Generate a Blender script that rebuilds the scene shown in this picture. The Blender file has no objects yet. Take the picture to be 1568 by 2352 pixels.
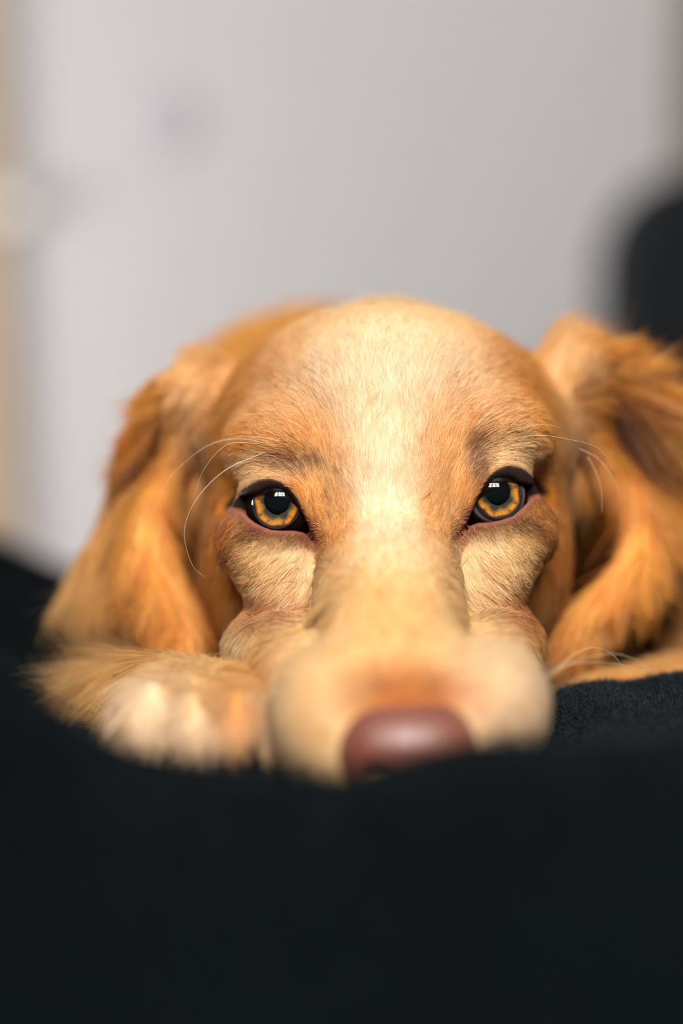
import bpy, bmesh, math
import numpy as np
from mathutils import Matrix, Vector

rng = np.random.default_rng(7)
scene = bpy.context.scene
COL = scene.collection

# ------------------------------------------------------------------ camera
# Camera frame used for layout (cm): X right, Y depth, Z up.  FP = focal length in pixels of the 1568x2352 frame.
FP, CX, CY = 3720.0, 784.0, 1176.0
PITCH = math.radians(8.0)
CAM_Z = 0.72
CAM_Y = -0.45 * math.cos(PITCH)
cam_d = bpy.data.cameras.new('camera')
cam = bpy.data.objects.new('camera', cam_d)
COL.objects.link(cam)
cam.location = (0, CAM_Y, CAM_Z)
cam.rotation_euler = (math.radians(90) - PITCH, 0, 0)
cam_d.sensor_fit = 'VERTICAL'
cam_d.sensor_height = 36.0
cam_d.lens = FP / 2352 * 36.0
cam_d.clip_start = 0.02
cam_d.dof.use_dof = True
cam_d.dof.focus_distance = 0.452
cam_d.dof.aperture_fstop = 2.3
scene.camera = cam

# ------------------------------------------------------------------ world, light, exposure
world = bpy.data.worlds.new('sky')
scene.world = world
world.use_nodes = True
bgn = world.node_tree.nodes['Background']
bgn.inputs[0].default_value = (0.62, 0.78, 1.0, 1)
bgn.inputs[1].default_value = 1.0


def area(name, loc, rot, sx, sy, power, color):
    l = bpy.data.lights.new(name, 'AREA')
    l.shape = 'RECTANGLE'
    l.size, l.size_y = sx, sy
    l.energy = power
    l.color = color
    o = bpy.data.objects.new(name, l)
    COL.objects.link(o)
    o.location = loc
    o.rotation_euler = rot
    return o


# daylight in the window behind the camera; the side light is added to brighten the back wall
area('daylight_front', (0.0, -1.44, 2.16), (math.radians(90), 0, 0), 1.30, 0.86, 116, (1.0, 0.95, 0.88))
area('added_side_light', (-2.04, 1.45, 0.46), (math.radians(90), 0, math.radians(-90)), 0.80, 0.66, 84, (1.0, 0.98, 0.98))

vs = scene.view_settings
vs.view_transform = 'Standard'
vs.look = 'None'
vs.gamma = 1.0
vs.use_curve_mapping = False
vs.exposure = 0.62
cy = scene.cycles
cy.max_bounces, cy.diffuse_bounces, cy.glossy_bounces, cy.transmission_bounces, cy.transparent_max_bounces = 5, 2, 3, 4, 8
cy.adaptive_threshold = 0.02
cy.caustics_reflective = cy.caustics_refractive = False


# ------------------------------------------------------------------ frame helpers
def P(px, py, d):
    return np.array([(px - CX) / FP * d, d, (CY - py) / FP * d])


CP, SP = math.cos(PITCH), math.sin(PITCH)


def W(k):
    """camera frame in cm -> world in m"""
    k = np.asarray(k, dtype=np.float64)
    x, y, z = k[..., 0], k[..., 1], k[..., 2]
    return np.stack([x * .01, CAM_Y + (y * CP + z * SP) * .01, CAM_Z + (z * CP - y * SP) * .01], -1)


def WD(k):
    """direction, camera frame -> world"""
    k = np.asarray(k, dtype=np.float64)
    x, y, z = k[..., 0], k[..., 1], k[..., 2]
    return np.stack([x, y * CP + z * SP, z * CP - y * SP], -1)


def K(w):
    """world m -> camera frame cm"""
    w = np.asarray(w, dtype=np.float64)
    x, y, z = w[..., 0], w[..., 1] - CAM_Y, w[..., 2] - CAM_Z
    return np.stack([x, y * CP - z * SP, y * SP + z * CP], -1) * 100


def zw(px, py, d):
    return float(W(P(px, py, d))[2])


# ------------------------------------------------------------------ materials
def new_mat(name):
    m = bpy.data.materials.new(name)
    m.use_nodes = True
    nt = m.node_tree
    for n in list(nt.nodes):
        if n.type != 'OUTPUT_MATERIAL':
            nt.nodes.remove(n)
    return m, nt, nt.nodes['Material Output']


def principled(name, color, rough=0.6, spec=0.5, noise=None, bump=None, sheen=0.0, sheen_tint=None, coat=0.0, metal=0.0):
    m, nt, out = new_mat(name)
    b = nt.nodes.new('ShaderNodeBsdfPrincipled')
    nt.links.new(b.outputs[0], out.inputs[0])
    b.inputs['Base Color'].default_value = (*color, 1)
    b.inputs['Roughness'].default_value = rough
    b.inputs['Specular IOR Level'].default_value = spec
    b.inputs['Metallic'].default_value = metal
    b.inputs['Coat Weight'].default_value = coat
    if sheen:
        b.inputs['Sheen Weight'].default_value = sheen
        b.inputs['Sheen Roughness'].default_value = 0.4
        if sheen_tint:
            b.inputs['Sheen Tint'].default_value = (*sheen_tint, 1)
    tc = None
    if noise or bump:
        tc = nt.nodes.new('ShaderNodeTexCoord')
    if noise:
        scale, c2 = noise
        nz = nt.nodes.new('ShaderNodeTexNoise')
        nz.inputs['Scale'].default_value = scale
        nz.inputs['Detail'].default_value = 5
        nt.links.new(tc.outputs['Object'], nz.inputs['Vector'])
        mx = nt.nodes.new('ShaderNodeMix')
        mx.data_type = 'RGBA'
        mx.inputs[6].default_value = (*color, 1)
        mx.inputs[7].default_value = (*c2, 1)
        nt.links.new(nz.outputs[0], mx.inputs[0])
        nt.links.new(mx.outputs[2], b.inputs['Base Color'])
    if bump:
        scale, strength, dist = bump
        nz = nt.nodes.new('ShaderNodeTexNoise')
        nz.inputs['Scale'].default_value = scale
        nz.inputs['Detail'].default_value = 3
        nt.links.new(tc.outputs['Object'], nz.inputs['Vector'])
        bp = nt.nodes.new('ShaderNodeBump')
        bp.inputs['Strength'].default_value = strength
        bp.inputs['Distance'].default_value = dist
        nt.links.new(nz.outputs[0], bp.inputs['Height'])
        nt.links.new(bp.outputs[0], b.inputs['Normal'])
    return m


def attr_mat(name, attr='col', rough=0.6, spec=0.3):
    m, nt, out = new_mat(name)
    b = nt.nodes.new('ShaderNodeBsdfPrincipled')
    nt.links.new(b.outputs[0], out.inputs[0])
    a = nt.nodes.new('ShaderNodeAttribute')
    a.attribute_name = attr
    nt.links.new(a.outputs['Color'], b.inputs['Base Color'])
    b.inputs['Roughness'].default_value = rough
    b.inputs['Specular IOR Level'].default_value = spec
    return m


def hair_mat(name, sheen=0.07, sheen_color=(1.0, 0.90, 0.72), rough=0.35, color=None, normal=True):
    """fur strand: coloured body shaded with the lie of the coat, plus a hair highlight along the strand"""
    m, nt, out = new_mat(name)
    df = nt.nodes.new('ShaderNodeBsdfDiffuse')
    hr = nt.nodes.new('ShaderNodeBsdfHair')
    hr.component = 'Reflection'
    hr.inputs['Color'].default_value = (*sheen_color, 1)
    hr.inputs['RoughnessU'].default_value = rough
    hr.inputs['RoughnessV'].default_value = 0.6
    mx = nt.nodes.new('ShaderNodeMixShader')
    mx.inputs[0].default_value = sheen
    nt.links.new(df.outputs[0], mx.inputs[1])
    nt.links.new(hr.outputs[0], mx.inputs[2])
    nt.links.new(mx.outputs[0], out.inputs[0])
    if color is None:
        a = nt.nodes.new('ShaderNodeAttribute')
        a.attribute_name = 'col'
        nt.links.new(a.outputs['Color'], df.inputs['Color'])
    else:
        df.inputs['Color'].default_value = (*color, 1)
    if normal:
        a = nt.nodes.new('ShaderNodeAttribute')
        a.attribute_name = 'coat_normal'
        nt.links.new(a.outputs['Vector'], df.inputs['Normal'])
    return m


def clear_mat(name, ior=1.38, tint=(1, 1, 1)):
    """thin clear layer: see-through, with a mirror reflection by Fresnel"""
    m, nt, out = new_mat(name)
    tr = nt.nodes.new('ShaderNodeBsdfTransparent')
    tr.inputs[0].default_value = (*tint, 1)
    gl = nt.nodes.new('ShaderNodeBsdfGlossy')
    gl.inputs['Roughness'].default_value = 0.0
    lw = nt.nodes.new('ShaderNodeLayerWeight')        # Schlick: f0 + (1 - f0) * (1 - cos)^5
    pw = nt.nodes.new('ShaderNodeMath')
    pw.operation = 'POWER'
    pw.inputs[1].default_value = 5
    nt.links.new(lw.outputs['Facing'], pw.inputs[0])
    fr = nt.nodes.new('ShaderNodeMath')
    fr.operation = 'MULTIPLY_ADD'
    f0 = ((ior - 1) / (ior + 1)) ** 2
    fr.inputs[1].default_value = 1 - f0
    fr.inputs[2].default_value = f0
    nt.links.new(pw.outputs[0], fr.inputs[0])
    mx = nt.nodes.new('ShaderNodeMixShader')
    nt.links.new(fr.outputs[0], mx.inputs[0])
    nt.links.new(tr.outputs[0], mx.inputs[1])
    nt.links.new(gl.outputs[0], mx.inputs[2])
    nt.links.new(mx.outputs[0], out.inputs[0])
    return m


M_WALL = principled('wall_paint', (0.375, 0.363, 0.376), 0.8, 0.2, bump=(60, 0.1, 0.002))
M_WALL_SIDE = principled('side_wall_paint', (0.36, 0.35, 0.34), 0.8, 0.2)
M_CEIL = principled('ceiling_paint', (0.45, 0.44, 0.45), 0.9, 0.2)
M_FLOOR = principled('floor_oak', (0.20, 0.12, 0.065), 0.5, 0.4, noise=(6, (0.13, 0.075, 0.04)))
M_PLANK = principled('floor_plank_oak', (0.22, 0.13, 0.07), 0.45, 0.4, noise=(9, (0.14, 0.08, 0.042)))
M_TRIM = principled('pale_wood_trim', (0.34, 0.25, 0.175), 0.55, 0.3, noise=(14, (0.27, 0.195, 0.13)))
M_DARKWOOD = principled('dark_wood', (0.10, 0.085, 0.06), 0.5, 0.3, noise=(12, (0.07, 0.055, 0.04)))
M_WHITE = principled('white_paint', (0.85, 0.85, 0.85), 0.4, 0.4)
M_KNOB = principled('knob_enamel', (0.50, 0.50, 0.50), 0.4, 0.4)
M_LILAC = principled('lilac_grey_plastic', (0.325, 0.308, 0.340), 0.5, 0.3)
M_BLACKCLOTH = principled('black_upholstery', (0.0035, 0.005, 0.0065), 0.85, 0.2, bump=(400, 0.3, 0.001))
M_BLANKET = principled('black_fleece', (0.0020, 0.0030, 0.0040), 0.95, 0.02, noise=(30, (0.0032, 0.0047, 0.0060)), bump=(900, 0.5, 0.0006))
M_MATTRESS = principled('mattress_ticking', (0.6, 0.58, 0.55), 0.9, 0.1)
M_GLASS = clear_mat('window_glass', 1.3, (0.97, 0.98, 0.98))
M_CORNEA = clear_mat('cornea', 1.40)
M_FURSKIN = attr_mat('fur_undercoat', 'col', 0.8, 0.15)
M_HAIR = hair_mat('fur_hair')
M_WHISKER = principled('whisker_hair', (0.78, 0.66, 0.50), 0.35, 0.5)
M_FUZZ = hair_mat('fleece_fibre', 0.030, (0.75, 0.9, 1.0), 0.25, (0.0018, 0.0028, 0.0040), False)
M_IRIS = attr_mat('iris', 'col', 0.6, 0.2)
M_PUPIL = principled('pupil', (0.002, 0.003, 0.004), 0.9, 0.0)
M_SCLERA = attr_mat('eye_white', 'col', 0.9, 0.0)


# ------------------------------------------------------------------ object helpers
def obj_from(name, verts, faces, mat, parent=None, smooth=False, pinv=None):
    me = bpy.data.meshes.new(name)
    me.from_pydata([tuple(v) for v in verts], [], [tuple(f) for f in faces])
    me.update()
    if smooth:
        me.polygons.foreach_set('use_smooth', np.ones(len(me.polygons), bool))
    me.materials.append(mat)
    o = bpy.data.objects.new(name, me)
    COL.objects.link(o)
    if parent is not None:
        set_parent(o, parent)
    return o


def set_parent(o, parent):
    """every mesh is modelled in world place: keep it there under its parent"""
    o.parent = parent
    o.matrix_parent_inverse = Matrix.Translation(parent.location).inverted() if parent.parent is None else Matrix.Identity(4)


def box_bm(bm, x0, x1, y0, y1, z0, z1):
    vs_ = [bm.verts.new(c) for c in ((x0, y0, z0), (x1, y0, z0), (x1, y1, z0), (x0, y1, z0), (x0, y0, z1), (x1, y0, z1), (x1, y1, z1), (x0, y1, z1))]
    for f in ((0, 3, 2, 1), (4, 5, 6, 7), (0, 1, 5, 4), (1, 2, 6, 5), (2, 3, 7, 6), (3, 0, 4, 7)):
        bm.faces.new([vs_[i] for i in f])
    return vs_


def boxes(name, lst, mat, parent=None, bevel=0.0):
    bm = bmesh.new()
    for b in lst:
        box_bm(bm, *b)
    if bevel:
        bmesh.ops.bevel(bm, geom=bm.edges[:], offset=bevel, segments=2, affect='EDGES', profile=0.6)
    me = bpy.data.meshes.new(name)
    bm.to_mesh(me)
    bm.free()
    me.materials.append(mat)
    o = bpy.data.objects.new(name, me)
    COL.objects.link(o)
    if parent is not None:
        set_parent(o, parent)
    return o


def struct(o):
    o['kind'] = 'structure'
    return o


def tag(o, label, cat, group=None):
    o['label'] = label
    o['category'] = cat
    if group:
        o['group'] = group
    return o


def empty(name, loc):
    o = bpy.data.objects.new(name, None)
    o.empty_display_size = 0.05
    COL.objects.link(o)
    o.location = loc
    return o


def tube(path, r0, r1, seg=6):
    """tapered tube along a polyline (world m) -> verts, faces"""
    path = np.asarray(path, float)
    n = len(path)
    V, F = [], []
    tan = np.gradient(path, axis=0)
    tan /= np.linalg.norm(tan, axis=1)[:, None]
    up = np.array([0.13, 0.2, 0.97])
    for i in range(n):
        a = np.cross(tan[i], up)
        a /= np.linalg.norm(a)
        b = np.cross(tan[i], a)
        r = r0 + (r1 - r0) * i / (n - 1)
        for k in range(seg):
            t = 2 * math.pi * k / seg
            V.append(path[i] + r * (a * math.cos(t) + b * math.sin(t)))
    for i in range(n - 1):
        for k in range(seg):
            F.append((i * seg + k, i * seg + (k + 1) % seg, (i + 1) * seg + (k + 1) % seg, (i + 1) * seg + k))
    F.append(tuple(range(seg))[::-1])
    F.append(tuple((n - 1) * seg + k for k in range(seg)))
    return V, F


def spline(pts, n):
    """Catmull-Rom through pts"""
    pts = np.asarray(pts, float)
    q = np.vstack([2 * pts[0] - pts[1], pts, 2 * pts[-1] - pts[-2]])
    m = len(pts) - 1
    t = np.linspace(0, m - 1e-6, n)
    i = t.astype(int)
    f = (t - i)[:, None]
    p0, p1, p2, p3 = q[i], q[i + 1], q[i + 2], q[i + 3]
    return 0.5 * (2 * p1 + (p2 - p0) * f + (2 * p0 - 5 * p1 + 4 * p2 - p3) * f ** 2 + (3 * p1 - p0 - 3 * p2 + p3) * f ** 3)


def hair_object(name, pts, radius_root, radius_tip, colors, mat, parent=None, normals=None):
    """pts (n, k, 3) world m"""
    n, k, _ = pts.shape
    hc = bpy.data.hair_curves.new(name)
    hc.add_curves([k] * n)
    hc.position_data.foreach_set('vector', np.ascontiguousarray(pts, dtype=np.float32).ravel())
    t = np.linspace(0, 1, k)[None, :]
    rad = np.asarray(radius_root).reshape(-1, 1) * (1 - t ** 1.6) + np.asarray(radius_tip).reshape(-1, 1) * t ** 1.6
    rad = np.broadcast_to(rad, (n, k))
    a = hc.attributes.new('radius', 'FLOAT', 'POINT')
    a.data.foreach_set('value', np.ascontiguousarray(rad, dtype=np.float32).ravel())
    if colors is not None:
        a = hc.attributes.new('col', 'FLOAT_COLOR', 'CURVE')
        c4 = np.ones((n, 4), np.float32)
        c4[:, :3] = colors
        a.data.foreach_set('color', c4.ravel())
    if normals is not None:
        a = hc.attributes.new('coat_normal', 'FLOAT_VECTOR', 'CURVE')
        a.data.foreach_set('vector', np.ascontiguousarray(normals, dtype=np.float32).ravel())
    hc.materials.append(mat)
    o = bpy.data.objects.new(name, hc)
    COL.objects.link(o)
    o['kind'] = 'stuff'
    if parent is not None:
        set_parent(o, parent)
    return o


# ================================================================== THE ROOM
RX0, RX1, RY0, RY1, RH = -2.0, 2.0, -1.40, 2.10, 2.80
struct(boxes('floor', [(RX0, RX1, RY0, RY1, -0.06, -0.012)], M_FLOOR))
floor = bpy.data.objects['floor']
ymid = np.arange(RY0, RY1, 0.19)
base_plank = None
for i, y in enumerate(ymid):
    o = boxes('plank', [(RX0, RX1, y + 0.002, min(y + 0.188, RY1), -0.012, 0.0)], M_PLANK, floor)
struct(boxes('ceiling', [(RX0, RX1, RY0, RY1, RH, RH + 0.06)], M_CEIL))
struct(boxes('wall_back', [(RX0, RX1, RY1, RY1 + 0.08, 0, RH)], M_WALL))
struct(boxes('wall_right', [(RX1, RX1 + 0.08, RY0, RY1, 0, RH)], M_WALL_SIDE))


def wall_with_hole(name, axis, at0, at1, a0, a1, h0, h1, z0, z1, mat):
    """wall slab from a0..a1 with an opening h0..h1, z0..z1"""
    parts = [(a0, h0, 0, RH), (h1, a1, 0, RH), (h0, h1, 0, z0), (h0, h1, z1, RH)]
    lst = []
    for (p, q, s, t) in parts:
        lst.append((p, q, at0, at1, s, t) if axis == 'y' else (at0, at1, p, q, s, t))
    return struct(boxes(name, lst, mat))


wall_with_hole('wall_front', 'y', RY0 - 0.08, RY0, RX0, RX1, -0.66, 0.66, 1.72, 2.60, M_WALL_SIDE)
wall_with_hole('wall_left', 'x', RX0 - 0.08, RX0, RY0, RY1, 1.04, 1.86, 0.12, 0.80, M_WALL_SIDE)


def window(name, axis, at, a0, a1, z0, z1, ncol, nrow):
    fw = 0.05
    lst = []

    def add(p, q, s, t, d0=0.0, d1=0.0):
        if axis == 'y':
            lst.append((p, q, at - 0.06 + d0, at + 0.01 - d1, s, t))
        else:
            lst.append((at - 0.06 + d0, at + 0.01 - d1, p, q, s, t))
    add(a0, a0 + fw, z0, z1)
    add(a1 - fw, a1, z0, z1)
    add(a0 + fw, a1 - fw, z0, z0 + fw)
    add(a0 + fw, a1 - fw, z1 - fw, z1)
    for i in range(1, ncol):
        c = a0 + (a1 - a0) * i / ncol
        add(c - 0.03, c + 0.03, z0 + fw, z1 - fw)
    o = struct(boxes(name, lst, M_WHITE))
    cw = (a1 - a0) / ncol
    for i in range(ncol):
        for j in range(nrow):
            p, q = a0 + cw * i + 0.032, a0 + cw * (i + 1) - 0.032
            s = z0 + fw + (z1 - z0 - 2 * fw) * j / nrow
            t = z0 + fw + (z1 - z0 - 2 * fw) * (j + 1) / nrow
            b = (p, q, at - 0.03, at - 0.026, s + 0.012 * (j > 0), t - 0.012 * (j < nrow - 1))
            if axis == 'x':
                b = (at - 0.03, at - 0.026, p, q, s + 0.012 * (j > 0), t - 0.012 * (j < nrow - 1))
            boxes('pane', [b], M_GLASS, o)
            if j:
                bb = (p, q, at - 0.05, at, s - 0.012, s + 0.012)
                if axis == 'x':
                    bb = (at - 0.05, at, p, q, s - 0.012, s + 0.012)
                boxes('glazing_bar', [bb], M_WHITE, o)
    return o


window('window_1', 'y', RY0, -0.66, 0.66, 1.72, 2.60, 3, 2)
window('added_window', 'x', RX0, 1.04, 1.86, 0.12, 0.80, 2, 1)  # unseen window, added low at the side to light the back wall

for nm, b in (('baseboard_back', (RX0, RX1, RY1 - 0.018, RY1, 0, 0.10)), ('baseboard_right', (RX1 - 0.018, RX1, RY0, RY1 - 0.02, 0, 0.10)),
              ('baseboard_left', (RX0, RX0 + 0.018, RY0, RY1 - 0.02, 0, 0.10)), ('baseboard_front', (RX0 + 0.02, RX1 - 0.02, RY0, RY0 + 0.018, 0, 0.10))):
    struct(boxes(nm, [b], M_WHITE))

# background uprights at the two sides of the picture: a pale wooden one at left, a dark one at right
dB = 243.0
xl = float(W(P(-8, 600, dB))[0])
xr = float(W(P(1566, 200, dB))[0])
struct(boxes('trim_1', [(xl - 0.16, xl, RY1 - 0.02, RY1, 0.0, RH)], M_TRIM, bevel=0.006))
struct(boxes('trim_2', [(xr, xr + 0.18, RY1 - 0.10, RY1, 0.0, RH)], M_DARKWOOD, bevel=0.006))


def disc_knob(name, c, r, depth, mat, label, cat):
    """round plate on the back wall facing the room"""
    V, F = [], []
    prof = [(0.0, depth), (r * 0.7, depth), (r * 0.93, depth * 0.8), (r, depth * 0.45), (r, 0.0)]
    seg = 28
    for (rr, dd) in prof:
        for k in range(seg):
            t = 2 * math.pi * k / seg
            V.append((c[0] + rr * math.cos(t), c[1] - dd, c[2] + rr * math.sin(t)))
    for i in range(len(prof) - 1):
        for k in range(seg):
            F.append((i * seg + k, i * seg + (k + 1) % seg, (i + 1) * seg + (k + 1) % seg, (i + 1) * seg + k))
    return tag(obj_from(name, V, F, mat, smooth=True), label, cat)


kw = W(P(2, 468, dB - 6))
disc_knob('round_knob', (float(kw[0]), RY1 - 0.02, float(kw[2])), 0.026, 0.012, M_KNOB, 'small white round knob on the pale wooden upright at left', 'knob')
kw = W(P(365, 275, dB))
disc_knob('wall_plate', (float(kw[0]), RY1, float(kw[2])), 0.05, 0.006, M_LILAC, 'faint round lilac-grey plate on the pale back wall', 'wall plate')


# ------------------------------------------------------------------ black chair behind, at the right
def chair():
    dC = 195.0
    a = W(P(1398, 380, dC))
    x0, top, y0 = float(a[0]), float(a[2]), float(a[1])
    w = 0.46
    root = empty('upholstered_chair', (x0 + w / 2, y0 - 0.1, 0))
    tag(root, 'black upholstered chair with a rounded back behind the dog at right', 'chair')

    def pad(name, xa, xb, ya, yb, za, zb, rad, tilt=0.0):
        bm = bmesh.new()
        box_bm(bm, xa, xb, ya, yb, za, zb)
        bmesh.ops.bevel(bm, geom=bm.edges[:], offset=rad, segments=6, affect='EDGES', profile=0.5)
        for v in bm.verts:
            v.co.y += (v.co.z - za) * tilt
        me = bpy.data.meshes.new(name)
        bm.to_mesh(me)
        bm.free()
        me.polygons.foreach_set('use_smooth', np.ones(len(me.polygons), bool))
        me.materials.append(M_BLACKCLOTH)
        o = bpy.data.objects.new(name, me)
        COL.objects.link(o)
        set_parent(o, root)
    bm = bmesh.new()
    loop = []
    rc = 0.12
    for (cx_, cz_, a0) in ((x0 + w - rc, top - rc, 0), (x0 + rc, top - rc, 90), (x0 + rc, 0.42 + 0.05, 180), (x0 + w - rc, 0.42 + 0.05, 270)):
        rr = rc if a0 < 180 else 0.05
        cx2 = cx_ if a0 < 180 else (x0 + 0.05 if a0 == 180 else x0 + w - 0.05)
        for t in range(0, 91, 10):
            a_ = math.radians(a0 + t)
            loop.append((cx2 + rr * math.cos(a_), cz_ + rr * math.sin(a_)))
    f1 = bm.faces.new([bm.verts.new((q[0], y0, q[1])) for q in loop])
    ex = bmesh.ops.extrude_face_region(bm, geom=[f1])
    bmesh.ops.translate(bm, verts=[v for v in ex['geom'] if isinstance(v, bmesh.types.BMVert)], vec=(0, 0.11, 0))
    bmesh.ops.recalc_face_normals(bm, faces=bm.faces[:])
    rim = [e for f in bm.faces if len(f.verts) > 8 for e in f.edges]
    bmesh.ops.bevel(bm, geom=rim, offset=0.04, segments=5, affect='EDGES', profile=0.5)
    me_ = bpy.data.meshes.new('backrest')
    bm.to_mesh(me_)
    bm.free()
    me_.polygons.foreach_set('use_smooth', np.ones(len(me_.polygons), bool))
    me_.materials.append(M_BLACKCLOTH)
    o_ = bpy.data.objects.new('backrest', me_)
    COL.objects.link(o_)
    set_parent(o_, root)
    pad('seat', x0 - 0.01, x0 + w + 0.01, y0 - 0.40, y0 + 0.02, 0.36, 0.46, 0.035)
    for lx in (x0 + 0.03, x0 + w - 0.07):
        for ly in (y0 - 0.37, y0 + 0.03):
            boxes('leg', [(lx, lx + 0.04, ly, ly + 0.04, 0.0, 0.37)], M_DARKWOOD, root, bevel=0.004)


chair()

# ================================================================== BED AND BLANKET
BX0, BX1, BY0, BY1 = -1.0, 1.0, -0.34, 0.50
bed = empty('bed', (0, 0.1, 0))
tag(bed, 'low wooden single bed under the black fleece blanket', 'bed')
boxes('mattress', [(BX0 + 0.03, BX1 - 0.03, BY0 + 0.03, BY1 - 0.03, 0.30, 0.525)], M_MATTRESS, bed, bevel=0.03)
boxes('bed_frame', [(BX0 + 0.02, BX1 - 0.02, BY0 + 0.02, BY1 - 0.02, 0.20, 0.30)], M_DARKWOOD, bed, bevel=0.008)
for lx in (BX0 + 0.05, BX1 - 0.11):
    for ly in (BY0 + 0.05, BY1 - 0.11):
        boxes('leg', [(lx, lx + 0.06, ly, ly + 0.06, 0.0, 0.20)], M_DARKWOOD, bed, bevel=0.005)

# crest of the blanket fold in front of the dog: picture height of its edge, followed at depth 33.5 cm
CREST_D = 33.5
CREST = [(-900, 1500), (-300, 1470), (0, 1495), (60, 1550), (130, 1620), (220, 1682), (300, 1725), (420, 1750), (560, 1762), (680, 1780),
         (780, 1795), (880, 1755), (990, 1725), (1090, 1702), (1200, 1702), (1300, 1712), (1450, 1700), (1700, 1690), (2400, 1690)]
crest_x = np.array([P(px, py, CREST_D)[0] for px, py in CREST]) * .01
crest_z = np.array([zw(px, py, CREST_D) for px, py in CREST])
crest_y = CAM_Y + 0.335 * CP - 0.06 * SP


def smooth(a, b, x):
    t = np.clip((x - a) / (b - a), 0, 1)
    return t * t * (3 - 2 * t)


def vnoise(x, y, seed):
    """cheap smooth noise: sum of sines with random directions"""
    r = np.random.default_rng(seed)
    s = np.zeros_like(x)
    for i in range(9):
        a = r.uniform(0, 2 * math.pi)
        f = r.uniform(0.6, 1.6)
        s += np.sin(f * (x * math.cos(a) + y * math.sin(a)) + r.uniform(0, 6.28))
    return s / 3.0


RIDGE = [(1160, 1700), (1240, 1650), (1262, 1610), (1290, 1580), (1330, 1564), (1390, 1562), (1440, 1572), (1480, 1570), (1530, 1556), (1600, 1540), (1900, 1535), (3500, 1560)]
RIDGE_X = [P(a, b, 47.6)[0] * .01 for a, b in RIDGE]
RIDGE_Z = [zw(a, b, 47.6) for a, b in RIDGE]


def blanket_h(x, y):
    yk = y - CAM_Y                                    # distance from the camera, m
    base = 0.586 - 0.040 * smooth(0.50, 0.62, yk) * smooth(0.22, 0.10, np.abs(x + 0.01))
    base = base + 0.004 * vnoise(x * 28, y * 28, 3) + 0.0022 * vnoise(x * 75, y * 60, 4)
    base = base - 0.010 * smooth(0.30, 0.22, yk)
    # plateau to the right of the muzzle
    ridge_z = np.interp(x, RIDGE_X, RIDGE_Z) + 0.0010 * vnoise(x * 160, y * 120, 8)
    wr = smooth(0.044, 0.054, x) * smooth(0.500, 0.462, yk) * smooth(0.25, 0.32, yk) * smooth(0.6, 0.3, x)
    h = base + (np.maximum(ridge_z, base) - base) * wr
    # fold in front
    cz = np.interp(x, crest_x, crest_z)
    cyk = crest_y - CAM_Y
    prof = np.where(yk < cyk, np.exp(-((yk - cyk) / 0.055) ** 2), np.exp(-((yk - cyk) / 0.018) ** 2))
    f = base + (cz - base) * prof
    h = np.maximum(h, f)
    k = 0.004
    return h + 0 * k


def build_blanket():
    def axis(lo, hi, f0, f1, fine, coarse):
        a = np.arange(lo, f0, coarse)
        b = np.arange(f0, f1, fine)
        c = np.arange(f1, hi + 1e-6, coarse)
        return np.concatenate([a, b, c])
    drop = 0.34
    us = axis(BX0 - drop, BX1 + drop, -0.20, 0.24, 0.0028, 0.02)
    vs_ = axis(BY0 - drop, BY1 + drop, -0.24, 0.14, 0.0026, 0.018)
    U, Vv = np.meshgrid(us, vs_, indexing='ij')
    x = np.clip(U, BX0, BX1)
    y = np.clip(Vv, BY0, BY1)
    ex = np.abs(U - x)
    ey = np.abs(Vv - y)
    e = np.maximum(ex, ey)
    z = blanket_h(x, y)
    z = z - np.where(e > 0, e, 0)
    # rounded shoulder and loose hang
    mx = np.minimum(BX1 - np.abs(x), 9)
    my = np.minimum(y - BY0, BY1 - y)
    edge = np.minimum(mx, my)
    z = z - 0.025 * np.exp(-np.maximum(edge, 0) / 0.02) * (e <= 0) - 0.025 * (e > 0)
    wav = 0.012 * np.sin(U * 21 + Vv * 17) * smooth(0, 0.2, e)
    x = x + np.sign(U) * (0.012 * smooth(0, 0.05, ex) + wav * (ex > 0))
    y = y + np.sign(Vv - 0.08) * (0.012 * smooth(0, 0.05, ey) + wav * (ey > 0))
    n, m = U.shape
    V = np.stack([x, y, z], -1).reshape(-1, 3)
    idx = np.arange(n * m).reshape(n, m)
    F = np.stack([idx[:-1, :-1], idx[1:, :-1], idx[1:, 1:], idx[:-1, 1:]], -1).reshape(-1, 4)
    root = empty('fleece_blanket', (0, 0.1, 0.58))
    tag(root, 'black fleece blanket rumpled over the bed, folded up in front of the dog', 'blanket')
    o = obj_from('blanket_cloth', V, F, M_BLANKET, root, smooth=True)
    # fleece pile where it is near and in focus
    n_f = 110000
    fx = np.concatenate([rng.normal(0.09, 0.055, n_f), rng.normal(0.0, 0.17, n_f)])
    fy = CAM_Y + np.concatenate([rng.normal(0.42, 0.035, n_f), rng.normal(0.38, 0.09, n_f)])
    inside = (np.abs(fx) < BX1 - 0.05) & (fy > BY0 + 0.04) & (fy < BY1 - 0.04)
    fx, fy = fx[inside], fy[inside]
    fz = blanket_h(fx, fy)
    e = 0.0015
    nx = -(blanket_h(fx + e, fy) - blanket_h(fx - e, fy)) / (2 * e)
    ny = -(blanket_h(fx, fy + e) - blanket_h(fx, fy - e)) / (2 * e)
    nn = np.stack([nx, ny, np.ones_like(nx)], -1)
    nn /= np.linalg.norm(nn, axis=1)[:, None]
    root_p = np.stack([fx, fy, fz], -1)
    d = nn + rng.normal(0, 0.55, nn.shape)
    d /= np.linalg.norm(d, axis=1)[:, None]
    L = rng.uniform(0.0008, 0.0022, len(fx))[:, None]
    d2 = d + rng.normal(0, 0.6, nn.shape)
    pts = np.stack([root_p, root_p + d * L * 0.6, root_p + d * L * 0.6 + d2 * L * 0.4], 1)
    hair_object('fleece_pile', pts, np.full(len(fx), 0.000075), np.full(len(fx), 0.00003), None, M_FUZZ, root)


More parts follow.
